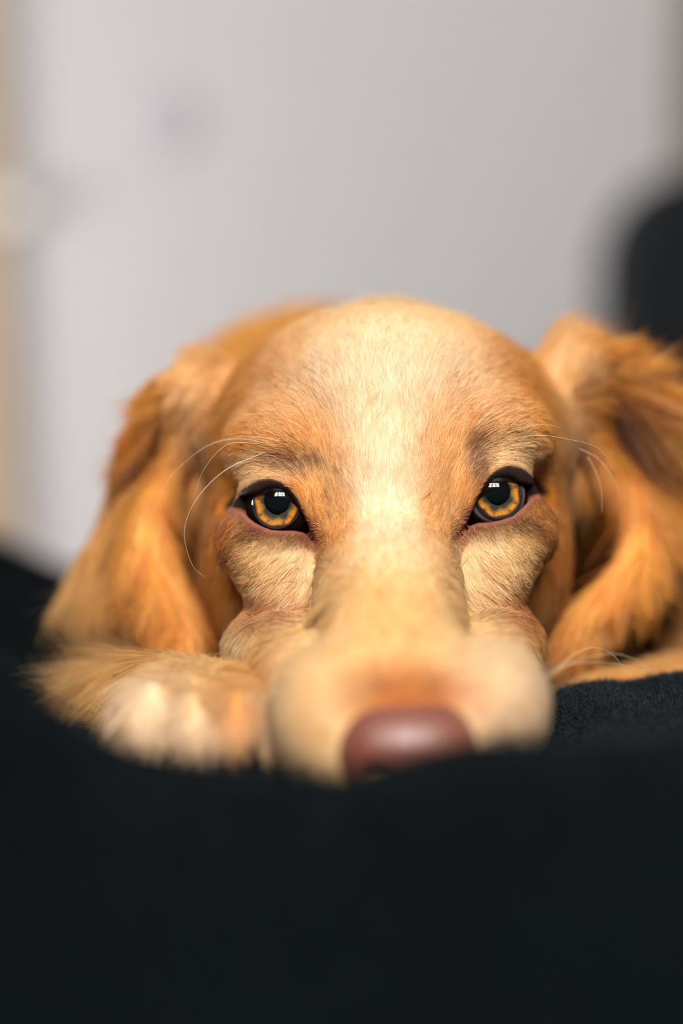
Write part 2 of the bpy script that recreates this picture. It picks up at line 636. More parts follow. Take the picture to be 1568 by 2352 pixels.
build_blanket()

# ================================================================== THE DOG
# ------------------------------------------------------------------ signed distance pieces (camera frame, cm)


def ell(p, c, r):
    r = np.asarray(r, np.float32)
    q = (p - np.asarray(c, np.float32))
    k0 = np.sqrt(((q / r) ** 2).sum(-1)) + 1e-6
    k1 = np.sqrt(((q / (r * r)) ** 2).sum(-1)) + 1e-6
    return k0 * (k0 - 1) / k1


def cone(p, a, b, ra, rb):
    a = np.asarray(a, np.float32)
    b = np.asarray(b, np.float32)
    ba = b - a
    pa = p - a
    t = np.clip((pa @ ba) / float(ba @ ba), 0, 1)
    q = pa - t[:, None] * ba
    return np.sqrt((q * q).sum(-1)) - (ra + t * (rb - ra))


def smin(a, b, k):
    h = np.maximum(k - np.abs(a - b), 0) / k
    return np.minimum(a, b) - h * h * k * 0.25


def smax(a, b, k):
    return -smin(-a, -b, k)


# eye openings (picture outline of each opening, carried at the depth of the lids)
EYE_L = [(521, 1164), (541, 1143), (568, 1121), (594, 1107), (619, 1103), (643, 1110), (664, 1124), (680, 1147), (696, 1180), (711, 1214), (721, 1246),
         (708, 1231), (696, 1223), (676, 1219), (643, 1219), (623, 1217), (606, 1211), (586, 1201), (572, 1190), (560, 1176), (540, 1169)]
EYE_R = [(1054, 1233), (1070, 1206), (1086, 1169), (1098, 1141), (1111, 1114), (1127, 1092), (1143, 1081), (1168, 1072), (1196, 1079), (1221, 1094),
         (1241, 1113), (1254, 1132), (1231, 1138), (1217, 1145), (1208, 1157), (1194, 1171), (1176, 1186), (1149, 1195), (1123, 1200), (1098, 1201), (1078, 1208), (1063, 1223)]
LID_D = 45.3
GAZE_L = np.array([-0.15, -1, 0.02])
GAZE_R = np.array([0.17, -1, 0.03])
GAZE_L /= np.linalg.norm(GAZE_L)
GAZE_R /= np.linalg.norm(GAZE_R)
R_EYE = 1.05
E_L = P(630, 1157, 45.17) - GAZE_L * 1.13
E_R = P(1151, 1135, 45.17) - GAZE_R * 1.13
POLY_L = np.array([P(a, b, LID_D) for a, b in EYE_L])
POLY_R = np.array([P(a, b, LID_D) for a, b in EYE_R])


def poly_sd(p, poly):
    """signed distance (cm) to the outline in its own plane; the outline widens with depth like the lids"""
    s = LID_D / np.maximum(p[:, 1], 1)
    x, z = p[:, 0] * s, p[:, 2] * s
    px, pz = poly[:, 0], poly[:, 2]
    n = len(poly)
    dmin = np.full(len(p), 1e9, np.float32)
    inside = np.zeros(len(p), bool)
    for i in range(n):
        x1, z1, x2, z2 = px[i], pz[i], px[(i + 1) % n], pz[(i + 1) % n]
        ex, ez = x2 - x1, z2 - z1
        t = np.clip(((x - x1) * ex + (z - z1) * ez) / (ex * ex + ez * ez), 0, 1)
        dmin = np.minimum(dmin, (x - x1 - t * ex) ** 2 + (z - z1 - t * ez) ** 2)
        c = ((z1 > z) != (z2 > z)) & (x < (x2 - x1) * (z - z1) / (z2 - z1 + 1e-12) + x1)
        inside ^= c
    d = np.sqrt(dmin)
    return np.where(inside, -d, d)


EAR_L = [[(440, 890, 50.8), (402, 1050, 50.4), (350, 1170, 49.2), (352, 1280, 48.6), (388, 1370, 48.2), (430, 1450, 48.0), (440, 1500, 48.0)],
         [(422, 875, 51.4), (375, 1030, 53.2), (322, 1170, 50.0), (320, 1290, 49.0), (355, 1390, 48.5), (405, 1470, 48.3), (425, 1520, 48.3)],
         [(400, 885, 51.6), (345, 1010, 53.0), (300, 1150, 50.8), (288, 1280, 49.8), (312, 1370, 49.3), (345, 1410, 49.2), (365, 1440, 49.2)],
         [(385, 905, 51.6), (328, 1000, 50.9), (290, 1140, 50.6), (258, 1270, 50.3), (250, 1340, 50.2), (260, 1370, 50.2), (268, 1380, 50.2)],
         [(378, 925, 52.0), (316, 1030, 51.4), (278, 1150, 51.3), (220, 1280, 51.2), (198, 1330, 51.2), (188, 1350, 51.2), (188, 1360, 51.2)]]
EAR_R = [[(1316, 880, 50.8), (1378, 1050, 50.6), (1462, 1165, 49.4), (1462, 1270, 48.8), (1396, 1365, 48.4), (1325, 1435, 48.2), (1285, 1490, 48.2)],
         [(1338, 855, 51.3), (1400, 1010, 53.2), (1486, 1150, 50.1), (1484, 1280, 49.2), (1424, 1382, 48.8), (1350, 1455, 48.6), (1304, 1512, 48.6)],
         [(1354, 840, 51.6), (1435, 975, 53.0), (1508, 1130, 50.8), (1504, 1270, 50.0), (1448, 1372, 49.6), (1378, 1436, 49.4), (1332, 1480, 49.4)],
         [(1372, 835, 51.8), (1472, 960, 51.0), (1526, 1110, 50.8), (1512, 1250, 50.6), (1460, 1355, 50.4), (1405, 1410, 50.4), (1375, 1435, 50.4)],
         [(1387, 845, 52.2), (1507, 950, 51.8), (1562, 1090, 51.6), (1540, 1230, 51.4), (1484, 1325, 51.2), (1434, 1390, 51.2), (1414, 1415, 51.2)]]
EAR_BACK = 2.2
EAR_L = [[P(q[0], q[1], q[2] + EAR_BACK * min(1, i / 2)) for i, q in enumerate(c)] for c in EAR_L]
EAR_R = [[P(q[0], q[1], q[2] + EAR_BACK * min(1, i / 2)) for i, q in enumerate(c)] for c in EAR_R]


def sheet(ear, nu=15, nv=30):
    """resample the flap smoothly both ways -> (points, thickness radius)"""
    g = np.array([spline(c, nv) for c in ear])                 # columns, nv, 3
    g = np.stack([spline(g[:, k], nu) for k in range(nv)], 1)  # nu, nv, 3
    r = np.interp(np.linspace(0, 4, nu), [0, 1, 4], [0.50, 0.44, 0.36])[:, None] * np.interp(np.linspace(0, 1, nv), [0, .85, 1], [1, 1, 0.7])[None]
    return g.reshape(-1, 3), r.reshape(-1)


SHEETS = [sheet(EAR_L), sheet(EAR_R)]
BR = 0.42


def muzz(px, py, d, r):
    """centre of a muzzle section from a point on the upper surface"""
    return P(px, py, d) + np.array([0, 0.53, -0.85]) * r


HEAD = [
    # kind, args, blend
    ('e', P(888, 1036, 52.6), (6.0, 6.8, 4.25), 0.1),
    ('e', P(888, 930, 49.5), (3.6, 3.4, 2.3), 1.4),
    ('e', P(480, 920, 52.0), (1.1, 1.6, 1.6), 0.8),
    ('e', P(1290, 900, 52.0), (1.1, 1.6, 1.7), 0.8),
    ('c', P(888, 930, 47.8), P(890, 1120, 46.6), 2.0, 1.9, 1.2),
    ('e', P(655, 1035, 47.3), (1.7, 1.7, 1.25), 0.9),
    ('e', P(1128, 1010, 47.3), (1.7, 1.7, 1.25), 0.9),
    ('e', P(892, 1210, 49.5), (4.0, 4.3, 3.4), 1.2),
    ('c', muzz(893, 1215, 43.7, 2.0), muzz(926, 1592, 37.6, 1.75), 2.0, 1.75, 1.0),
    ('e', P(748, 1648, 39.9), (1.36, 2.3, 1.75), 0.9),
    ('e', P(1128, 1618, 39.9), (1.36, 2.3, 1.55), 0.9),
    ('c', P(700, 1560, 42.5), P(640, 1480, 46.5), 1.1, 1.2, 0.7),
    ('c', P(1130, 1540, 42.5), P(1140, 1470, 46.5), 1.0, 1.1, 0.7),
    ('c', P(900, 1500, 49), P(930, 1740, 40.5), 2.3, 1.3, 0.8),
    ('c', P(612, 1240, 46.9), P(668, 1375, 46.2), 1.42, 0.85, 0.3),
    ('c', P(690, 1440, 46.2), P(608, 1495, 47.0), 0.9, 1.0, 0.6),
    ('c', P(1160, 1220, 46.9), P(1108, 1365, 46.2), 1.42, 0.85, 0.3),
    ('c', P(1090, 1430, 46.2), P(1150, 1485, 47.0), 0.9, 0.95, 0.6),
    ('e', P(578, 1275, 51.4), (1.6, 3.4, 3.5), 0.35),
    ('e', P(1192, 1250, 51.4), (1.6, 3.4, 3.5), 0.35),
    ('e', P(880, 1250, 54), (4.8, 4.5, 4.2), 1.0),
    ('c', P(668, 1340, 46.7), P(632, 1490, 46.95), 0.95, 0.98, 0.6),
    ('c', P(1108, 1330, 46.7), P(1130, 1480, 46.95), 0.95, 0.95, 0.6),
    # hair ridges in front of the ears, and filler masses behind, added to keep the ear gaps shaded
    ('c', P(462, 900, 52.0), P(452, 1130, 52.2), 0.5, 0.3, 0.4),
    ('c', P(1300, 880, 52.0), P(1325, 1110, 52.2), 0.5, 0.3, 0.4),
    ('c', P(430, 1030, 59.5), P(500, 1420, 64), 1.9, 1.9, 0.5),
    ('c', P(1350, 1010, 59.5), P(1270, 1400, 64), 1.9, 1.9, 0.5),
    # lids
    ('e', E_L, (1.27, 1.27, 1.25), 0.45),
    ('e', E_R, (1.27, 1.27, 1.25), 0.45),
]
BODY = [
    ('c', P(880, 1060, 56), P(760, 1110, 64), 5.0, 5.8, 1.5),
    ('c', P(735, 1085, 66), P(735, 1070, 77), 6.5, 6.9, 1.5),
    ('c', P(735, 1070, 77), P(960, 1120, 81), 6.9, 6.4, 1.5),
    ('e', P(1090, 1230, 76), (4.3, 4.6, 4.0), 1.5),
    ('c', P(880, 1350, 56), P(860, 1330, 66), 4.5, 5.0, 1.5),
    # right shoulder and forearm
    ('c', P(1300, 1260, 64), P(1625, 1400, 58), 3.2, 2.5, 1.2),
    ('c', P(1625, 1400, 58), P(1670, 1545, 54), 2.3, 1.3, 0.9),
    ('c', P(1670, 1560, 54), P(1390, 1640, 50), 1.15, 1.05, 0.6),
    # left upper arm, forearm and paw
    ('c', P(560, 1390, 67), P(380, 1560, 54), 2.2, 1.1, 0.8),
    ('c', P(310, 1592, 50), P(420, 1625, 44), 1.0, 1.35, 0.8),
    ('e', P(470, 1640, 43.0), (2.1, 1.9, 1.25), 0.5),
    ('e', P(345, 1655, 41.2), (0.85, 1.1, 0.98), 0.3),
    ('e', P(452, 1668, 40.8), (0.62, 1.1, 0.85), 0.25),
    ('e', P(548, 1670, 41.0), (0.62, 1.1, 0.95), 0.25),
    ('e', P(628, 1700, 40.6), (0.36, 0.9, 0.75), 0.15),
]


def sdf(p):
    p = p.astype(np.float32)
    d = None
    for it in HEAD + BODY:
        v = ell(p, it[1], it[2]) if it[0] == 'e' else cone(p, it[1], it[2], it[3], it[4])
        k = it[-1]
        d = v if d is None else smin(d, v, k)
    # ears: thin folded sheets, only near them
    for c, r in SHEETS:
        lo, hi = c.min(0) - 1.8, c.max(0) + 1.8
        m = ((p > lo) & (p < hi)).all(1)
        if not m.any():
            continue
        q = p[m]
        e = np.empty(len(q), np.float32)
        c32, r32 = c.astype(np.float32), r.astype(np.float32)
        for s0 in range(0, len(q), 40000):
            qq = q[s0:s0 + 40000]
            d2 = (qq * qq).sum(1)[:, None] - 2 * qq @ c32.T + (c32 * c32).sum(1)[None]
            dd = np.sqrt(np.maximum(d2, 1e-4)) - r32
            m1 = dd.min(1)
            e[s0:s0 + 40000] = m1 - 0.05 * np.log(np.exp(-(dd - m1[:, None]) / 0.05).sum(1)) + 0.06
        d[m] = smin(d[m], e, 0.3)
    # eye openings
    for E, poly in ((E_L, POLY_L), (E_R, POLY_R)):
        m = (np.abs(p - E) < 2.6).all(1)
        if not m.any():
            continue
        q = p[m]
        sx = 1 if E[0] > 0 else -1
        above = smooth(-0.15, 0.2, q[:, 2] - (E[2] + 0.28 * sx * (q[:, 0] - E[0])))
        funnel = 0.75 * np.clip(q[:, 1] - 45.05, 0, 0.7) * above           # inner slope of the upper lid; its dark colour is pigment plus painted shade
        funnel = funnel * (0.4 + 0.6 * smooth(-0.5, 0.3, sx * (q[:, 0] - E[0])))
        a = np.maximum(poly_sd(q, poly) + funnel, q[:, 1] - (E[1] - 0.18))
        d[m] = smax(d[m], -a, 0.16)
    # seat for the nose leather
    return d


def surface_nets(xs, ys, zs, f, cs=4, band=1.0):
    nx, ny, nz = len(xs), len(ys), len(zs)
    # coarse pass
    ix, iy, iz = np.arange(0, nx, cs), np.arange(0, ny, cs), np.arange(0, nz, cs)
    G = np.stack(np.meshgrid(xs[ix], ys[iy], zs[iz], indexing='ij'), -1).reshape(-1, 3)
    cv = f(G).reshape(len(ix), len(iy), len(iz))
    near = lambda n, m: np.minimum(np.rint(np.arange(n) / cs).astype(int), m - 1)
    A = cv[near(nx, len(ix))][:, near(ny, len(iy))][:, :, near(nz, len(iz))].astype(np.float32)
    act = np.abs(A) < band
    I = np.argwhere(act)
    for s in range(0, len(I), 400000):
        J = I[s:s + 400000]
        A[J[:, 0], J[:, 1], J[:, 2]] = f(np.stack([xs[J[:, 0]], ys[J[:, 1]], zs[J[:, 2]]], -1))
    S = A < 0
    cell = np.zeros((nx - 1, ny - 1, nz - 1), np.int8)
    for a in (0, 1):
        for b in (0, 1):
            for c in (0, 1):
                cell += S[a:nx - 1 + a, b:ny - 1 + b, c:nz - 1 + c]
    C = np.argwhere((cell > 0) & (cell < 8))
    vid = np.full(cell.shape, -1, np.int32)
    vid[C[:, 0], C[:, 1], C[:, 2]] = np.arange(len(C))
    acc = np.zeros((len(C), 3))
    cnt = np.zeros(len(C))
    ax = [xs, ys, zs]
    corners = [(a, b, c) for a in (0, 1) for b in (0, 1) for c in (0, 1)]
    for a in corners:
        for dim in range(3):
            if a[dim]:
                continue
            b = list(a)
            b[dim] = 1
            i0 = C + np.array(a)
            i1 = C + np.array(b)
            v0 = A[i0[:, 0], i0[:, 1], i0[:, 2]]
            v1 = A[i1[:, 0], i1[:, 1], i1[:, 2]]
            m = (v0 < 0) != (v1 < 0)
            t = v0[m] / (v0[m] - v1[m])
            p0 = np.stack([ax[k][i0[m, k]] for k in range(3)], -1)
            p1 = np.stack([ax[k][i1[m, k]] for k in range(3)], -1)
            acc[m] += p0 + (p1 - p0) * t[:, None]
            cnt[m] += 1
    V = acc / np.maximum(cnt, 1)[:, None]
    F = []
    for dim in range(3):
        sl0 = [slice(None)] * 3
        sl1 = [slice(None)] * 3
        sl0[dim] = slice(0, -1)
        sl1[dim] = slice(1, None)
        s0, s1 = S[tuple(sl0)], S[tuple(sl1)]
        E = np.argwhere(s0 != s1)
        o1, o2 = [(1, 2), (2, 0), (0, 1)][dim]
        ok = (E[:, o1] > 0) & (E[:, o2] > 0) & (E[:, o1] < S.shape[o1] - 1) & (E[:, o2] < S.shape[o2] - 1)
        E = E[ok]
        flip = s0[E[:, 0], E[:, 1], E[:, 2]]

        def cid(d1, d2):
            q = E.copy()
            q[:, o1] -= d1
            q[:, o2] -= d2
            return vid[q[:, 0], q[:, 1], q[:, 2]]
        q = np.stack([cid(1, 1), cid(0, 1), cid(0, 0), cid(1, 0)], -1)
        q[~flip] = q[~flip][:, ::-1]
        F.append(q)
    F = np.concatenate(F)
    F = F[(F >= 0).all(1)]
    return V, F


def grad(f, p, e=0.03):
    g = np.zeros_like(p)
    for k in range(3):
        dv = np.zeros(3)
        dv[k] = e
        g[:, k] = (f(p + dv) - f(p - dv)) / (2 * e)
    return g


def project(f, p, it=2, lim=0.12):
    for _ in range(it):
        v = f(p)
        g = grad(f, p)
        g2 = (g * g).sum(1) + 1e-6
        step = np.clip(v, -lim, lim) / g2
        s = g * step[:, None]
        n = np.linalg.norm(s, axis=1)
        s *= np.minimum(1, lim / np.maximum(n, 1e-9))[:, None]
        p = p - s
    return p


H = 0.16
gx = np.arange(-13.5, 14.5, H)
gy = np.concatenate([np.arange(35.6, 56, H), np.arange(56, 92, 0.5)])
gz = np.arange(-11.5, 10.5, H)
BV, BF = surface_nets(gx, gy, gz, sdf, 4, 0.95)

# keep the largest connected piece, refine round the eyes
me = bpy.data.meshes.new('body')
me.from_pydata(BV.tolist(), [], BF.tolist())
bm = bmesh.new()
bm.from_mesh(me)
for lim in (2.0, 1.75):
    ed = [e for e in bm.edges if min((((e.verts[0].co.x - E[0]) ** 2 + ((e.verts[0].co.y - E[1]) * .8) ** 2 + (e.verts[0].co.z - E[2]) ** 2) for E in (E_L, E_R))) < lim * lim]
    bmesh.ops.subdivide_edges(bm, edges=ed, cuts=1, use_grid_fill=True)
bmesh.ops.triangulate(bm, faces=bm.faces[:])
bm.to_mesh(me)
bm.free()
nv = len(me.vertices)
BV = np.empty(nv * 3, np.float32)
me.vertices.foreach_get('co', BV)
BV = BV.reshape(-1, 3).astype(np.float64)
BV = project(sdf, BV, 2)
BT = np.empty(len(me.polygons) * 3, np.int32)
me.polygons.foreach_get('vertices', BT)
BT = BT.reshape(-1, 3)


# ------------------------------------------------------------------ coat colour by place on the dog, shade painted into ear hollows and cheek creases
def lin(r, g, b):
    c = np.array([r, g, b]) / 255.0
    return np.where(c <= 0.04045, c / 12.92, ((c + 0.055) / 1.055) ** 2.4)


GOLD = lin(212, 142, 44)
ORANGE = lin(212, 130, 18)
DEEP = lin(160, 78, 8)
CREAM = lin(240, 202, 150)
TAN = lin(222, 172, 104)
PALE = lin(234, 206, 174)
BROWN = lin(112, 56, 26)
# (px, py, depth, radius x, y(depth), z in cm, strength, colour)
SPOTS = [
    (880, 900, 46.4, 1.6, 2.5, 1.2, 9.0, PALE), (885, 1000, 45.4, 1.4, 2, 1.0, 6, CREAM), (892, 1120, 44.6, 0.75, 1.5, 1.5, 16.0, PALE),
    (895, 1240, 43.6, 1.2, 1.5, 1.2, 4.0, CREAM), (888, 770, 48.5, 2.4, 3.0, 1.4, 4.0, CREAM),
    (905, 1380, 41.6, 1.7, 2.5, 1.5, 3.0, TAN), (915, 1500, 39.5, 1.6, 2, 1.0, 3.0, lin(228, 182, 118)),
    (715, 1600, 39.0, 1.2, 2, 1.5, 4.0, CREAM), (1170, 1600, 39.0, 1.2, 2, 1.6, 4.0, PALE), (740, 1720, 39, 1.0, 2, 1.0, 3.0, CREAM),
    (932, 1596, 37.4, 0.8, 1.2, 0.36, 30.0, DEEP), (932, 1545, 38.3, 0.7, 0.9, 0.4, 2.0, ORANGE),
    (722, 1035, 45.3, 0.60, 1.5, 0.7, 26.0, ORANGE), (1035, 1025, 45.3, 0.60, 1.5, 0.8, 26.0, ORANGE),
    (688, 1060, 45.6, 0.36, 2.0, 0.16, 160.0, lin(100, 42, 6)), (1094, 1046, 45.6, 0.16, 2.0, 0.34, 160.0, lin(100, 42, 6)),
    (770, 1190, 44.8, 0.34, 1.2, 0.6, 26.0, ORANGE), (1000, 1160, 44.8, 0.32, 1.2, 0.7, 24.0, ORANGE),
    (640, 1075, 45.0, 0.9, 1.0, 0.25, 9.0, CREAM), (1145, 1048, 45.0, 0.9, 1.0, 0.30, 9.0, CREAM), (560, 1110, 45.4, 0.5, 1.0, 0.3, 5.0, CREAM), (1235, 1085, 45.4, 0.5, 1.0, 0.35, 5.0, CREAM),
    (650, 1330, 45.6, 0.7, 1.0, 0.9, 5.0, CREAM), (1130, 1310, 45.6, 0.7, 1.0, 0.9, 5.0, CREAM), (590, 1300, 45.8, 0.5, 1, 0.6, 2.5, TAN), (1190, 1270, 45.8, 0.5, 1, 0.6, 2.5, TAN),
    (570, 1490, 46.3, 0.8, 1.5, 0.5, 4.0, CREAM), (1180, 1490, 46.3, 0.6, 1.5, 0.6, 3.0, GOLD),
    (625, 1405, 46.0, 0.6, 1.2, 0.28, 14.0, DEEP), (1180, 1400, 46.0, 0.5, 1.2, 0.4, 14.0, DEEP), (515, 1230, 46.8, 0.25, 0.8, 0.6, 9.0, DEEP), (1255, 1210, 46.8, 0.25, 0.8, 0.6, 9.0, DEEP), (575, 1228, 45.6, 0.3, 1, 0.15, 9.0, BROWN), (1222, 1208, 45.6, 0.3, 1, 0.15, 9.0, BROWN),  # the DEEP spots are painted shade along the cheek creases
    (545, 940, 49.5, 1.4, 2.5, 2.0, 10.0, lin(196, 120, 28)), (1225, 920, 49.5, 1.2, 2.5, 2.0, 10.0, lin(196, 120, 28)),
    (510, 1180, 50, 0.9, 2.5, 2.5, 3.0, lin(184, 100, 18)), (1270, 1180, 50, 0.9, 2.5, 2.5, 3.0, lin(184, 100, 18)),
    (445, 900, 50.2, 0.55, 2, 1.3, 6.0, CREAM), (1305, 900, 50.2, 0.5, 2, 1.6, 6.0, CREAM), (450, 1100, 50.3, 0.25, 1.2, 1.6, 4.0, PALE), (1325, 1080, 50.3, 0.25, 1.2, 1.4, 4.0, PALE),
    (380, 930, 51, 1.0, 2, 1.0, 3.0, ORANGE), (1400, 900, 51, 1.2, 2, 1.2, 3.0, ORANGE), (340, 1150, 50.0, 1.6, 2, 3.5, 5.0, ORANGE), (1450, 1180, 50.0, 1.6, 2, 3.5, 5.0, ORANGE),
    (366, 1040, 52.4, 0.7, 1.5, 1.2, 12.0, DEEP), (1412, 1000, 52.4, 0.8, 1.5, 1.0, 12.0, DEEP),  # shade of the ear hollows put into the coat colour
    (180, 1350, 51, 1.0, 2, 1.6, 5.0, TAN), (420, 1400, 48.2, 0.9, 1.3, 1.3, 4.0, lin(220, 136, 30)), (1350, 1390, 48.6, 1.2, 1.5, 1.3, 4.0, lin(220, 138, 34)),
    (345, 1650, 40.5, 0.7, 1.5, 0.7, 7.0, PALE), (490, 1690, 40.3, 0.45, 1.3, 0.4, 6.0, PALE), (630, 1700, 40.2, 0.4, 1.3, 0.7, 9.0, PALE), (430, 1600, 42, 0.8, 1.5, 0.6, 3.0, TAN),
    (555, 1640, 41.0, 0.4, 1.5, 0.8, 8.0, ORANGE), (180, 1550, 50, 2.0, 3, 1.0, 3.0, TAN),
    (1590, 1400, 57, 2.5, 4, 2.2, 4.0, DEEP), (1500, 1590, 52, 2.5, 3, 0.9, 5.0, TAN),
]


def seg_dist(p, poly):
    d = np.full(len(p), 1e9)
    q = np.roll(poly, -1, axis=0)
    for a, b in zip(poly, q):
        ba = b - a
        t = np.clip(((p - a) @ ba) / (ba @ ba), 0, 1)
        d = np.minimum(d, ((p - a - t[:, None] * ba) ** 2)[:, [0, 2]].sum(1) + 0.25 * ((p - a - t[:, None] * ba) ** 2)[:, 1])
    return np.sqrt(d)


def lid_fields(p):
    """signed distance to the nearest eye opening, and height above (+) / below (-) its centre"""
    best = np.full(len(p), 9.0)
    ab = np.zeros(len(p))
    for E, poly in ((E_L, POLY_L), (E_R, POLY_R)):
        m = (np.abs(p - E) < 3.2).all(1)
        if m.any():
            v = poly_sd(p[m], poly)
            b = best[m]
            s = v < b
            b[s] = v[s]
            best[m] = b
            a = ab[m]
            sx = 1 if E[0] > 0 else -1
            line = E[2] + 0.02 - 0.28 * (-sx) * (p[m][:, 0] - E[0])
            a[s] = (p[m][:, 2] - line)[s]
            ab[m] = a
    return best, ab


def on_ear(px, py, d):
    return (px < 425 or px > 1340) and 48 <= d < 52.8 and 1000 < py < 1500


def coat_color(p):
    w = np.full(len(p), 0.6)
    c = np.tile(GOLD * 0.6, (len(p), 1))
    for (px, py, d, rx, ry, rz, s, col) in SPOTS:
        d = d + (EAR_BACK if on_ear(px, py, d) else 0)
        q = (p - P(px, py, d)) / np.array([rx, ry, rz])
        g = s * np.exp(-0.5 * (q * q).sum(1))
        w += g
        c += g[:, None] * col
    return c / w[:, None]


LID_PINK = lin(130, 76, 62)
LID_DARK = lin(40, 22, 16)


def skin_color(p):
    c = coat_color(p)
    ld, ab = lid_fields(p)
    low = smooth(0.05, -0.25, ab) * smooth(47.3, 46.5, p[:, 1])
    pink = np.exp(-(np.maximum(ld, 0) / 0.34) ** 2) * low
    c = c * (1 - pink[:, None]) + LID_PINK * pink[:, None]
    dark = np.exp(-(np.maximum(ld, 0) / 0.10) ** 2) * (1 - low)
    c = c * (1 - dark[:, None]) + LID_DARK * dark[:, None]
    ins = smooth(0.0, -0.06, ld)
    return c * (1 - ins[:, None]) + lin(30, 17, 12) * ins[:, None]  # inside of the openings: lid pigment with shade painted in


# ------------------------------------------------------------------ dog object and body mesh
dog = empty('dog', tuple(W(P(880, 1500, 52)) * np.array([1, 1, 0]) + np.array([0, 0, 0.575])))
tag(dog, 'golden-orange long-eared dog lying chin down on the black blanket, looking ahead', 'dog')
BVW = W(BV)
me.vertices.foreach_set('co', BVW.astype(np.float32).ravel())
me.polygons.foreach_set('use_smooth', np.ones(len(me.polygons), bool))
at = me.attributes.new('col', 'FLOAT_COLOR', 'POINT')
c4 = np.ones((nv, 4), np.float32)
c4[:, :3] = skin_color(BV)
at.data.foreach_set('color', c4.ravel())
me.materials.append(M_FURSKIN)
me.update()
body = bpy.data.objects.new('body', me)
COL.objects.link(body)
set_parent(body, dog)

# ------------------------------------------------------------------ nose leather
NOSE = [('e', P(932, 1712, 37.7), (1.35, 1.25, 1.05), 0.1), ('e', P(852, 1728, 37.8), (0.82, 1.05, 0.95), 0.5), ('e', P(1014, 1718, 37.8), (0.82, 1.05, 0.95), 0.5),
        ('e', P(932, 1790, 37.6), (0.7, 1.1, 0.7), 0.4)]


def nose_sdf(p):
    p = p.astype(np.float32)
    d = None
    for it in NOSE:
        v = ell(p, it[1], it[2])
        d = v if d is None else smin(d, v, it[3])
    for c in (P(868, 1768, 36.75), P(1000, 1760, 36.75)):
        d = smax(d, -ell(p, c, (0.34, 0.6, 0.2)), 0.12)
    d = smax(d, -cone(p, P(933, 1740, 36.25), P(934, 1850, 36.4), 0.05, 0.09), 0.1)
    return d


NV, NF = surface_nets(np.arange(-1.4, 4.6, 0.07), np.arange(35.9, 39.2, 0.07), np.arange(-7.6, -3.8, 0.07), nose_sdf, 3, 0.5)
mn, nt, out = new_mat('nose_leather')
b = nt.nodes.new('ShaderNodeBsdfPrincipled')
nt.links.new(b.outputs[0], out.inputs[0])
b.inputs['Base Color'].default_value = (*lin(118, 64, 50), 1)
b.inputs['Roughness'].default_value = 0.38
b.inputs['Specular IOR Level'].default_value = 0.9
tc = nt.nodes.new('ShaderNodeTexCoord')
vo = nt.nodes.new('ShaderNodeTexVoronoi')
vo.inputs['Scale'].default_value = 900
nt.links.new(tc.outputs['Object'], vo.inputs['Vector'])
bp = nt.nodes.new('ShaderNodeBump')
bp.inputs['Strength'].default_value = 0.5
bp.inputs['Distance'].default_value = 0.0004
bp.invert = True
nt.links.new(vo.outputs[0], bp.inputs['Height'])
nt.links.new(bp.outputs[0], b.inputs['Normal'])
nose = obj_from('nose', W(NV), NF, mn, dog, smooth=True)
nose['label'] = 'pinkish-brown leathery nose'


# ------------------------------------------------------------------ eyes
def basis(g):
    up = np.array([0, 0, 1.0])
    x = np.cross(g, up)
    x /= np.linalg.norm(x)
    return x, np.cross(x, g)


def polar(E, g, rings, seg, name, mat, parent, colors=None):
    """surface of revolution about the gaze; rings = [(radius, distance along gaze)]"""
    ux, uy = basis(g)
    V = []
    for (r, h) in rings:
        for k in range(seg):
            t = 2 * math.pi * k / seg
            V.append(E + g * h + r * (ux * math.cos(t) + uy * math.sin(t)))
    F = []
    for i in range(len(rings) - 1):
        for k in range(seg):
            F.append((i * seg + k, i * seg + (k + 1) % seg, (i + 1) * seg + (k + 1) % seg, (i + 1) * seg + k))
    o = obj_from(name, W(np.array(V)), F, mat, parent, smooth=True)
    if colors is not None:
        a = o.data.attributes.new('col', 'FLOAT_COLOR', 'POINT')
        c = np.ones((len(V), 4), np.float32)
        c[:, :3] = colors
        a.data.foreach_set('color', c.ravel())
    return o


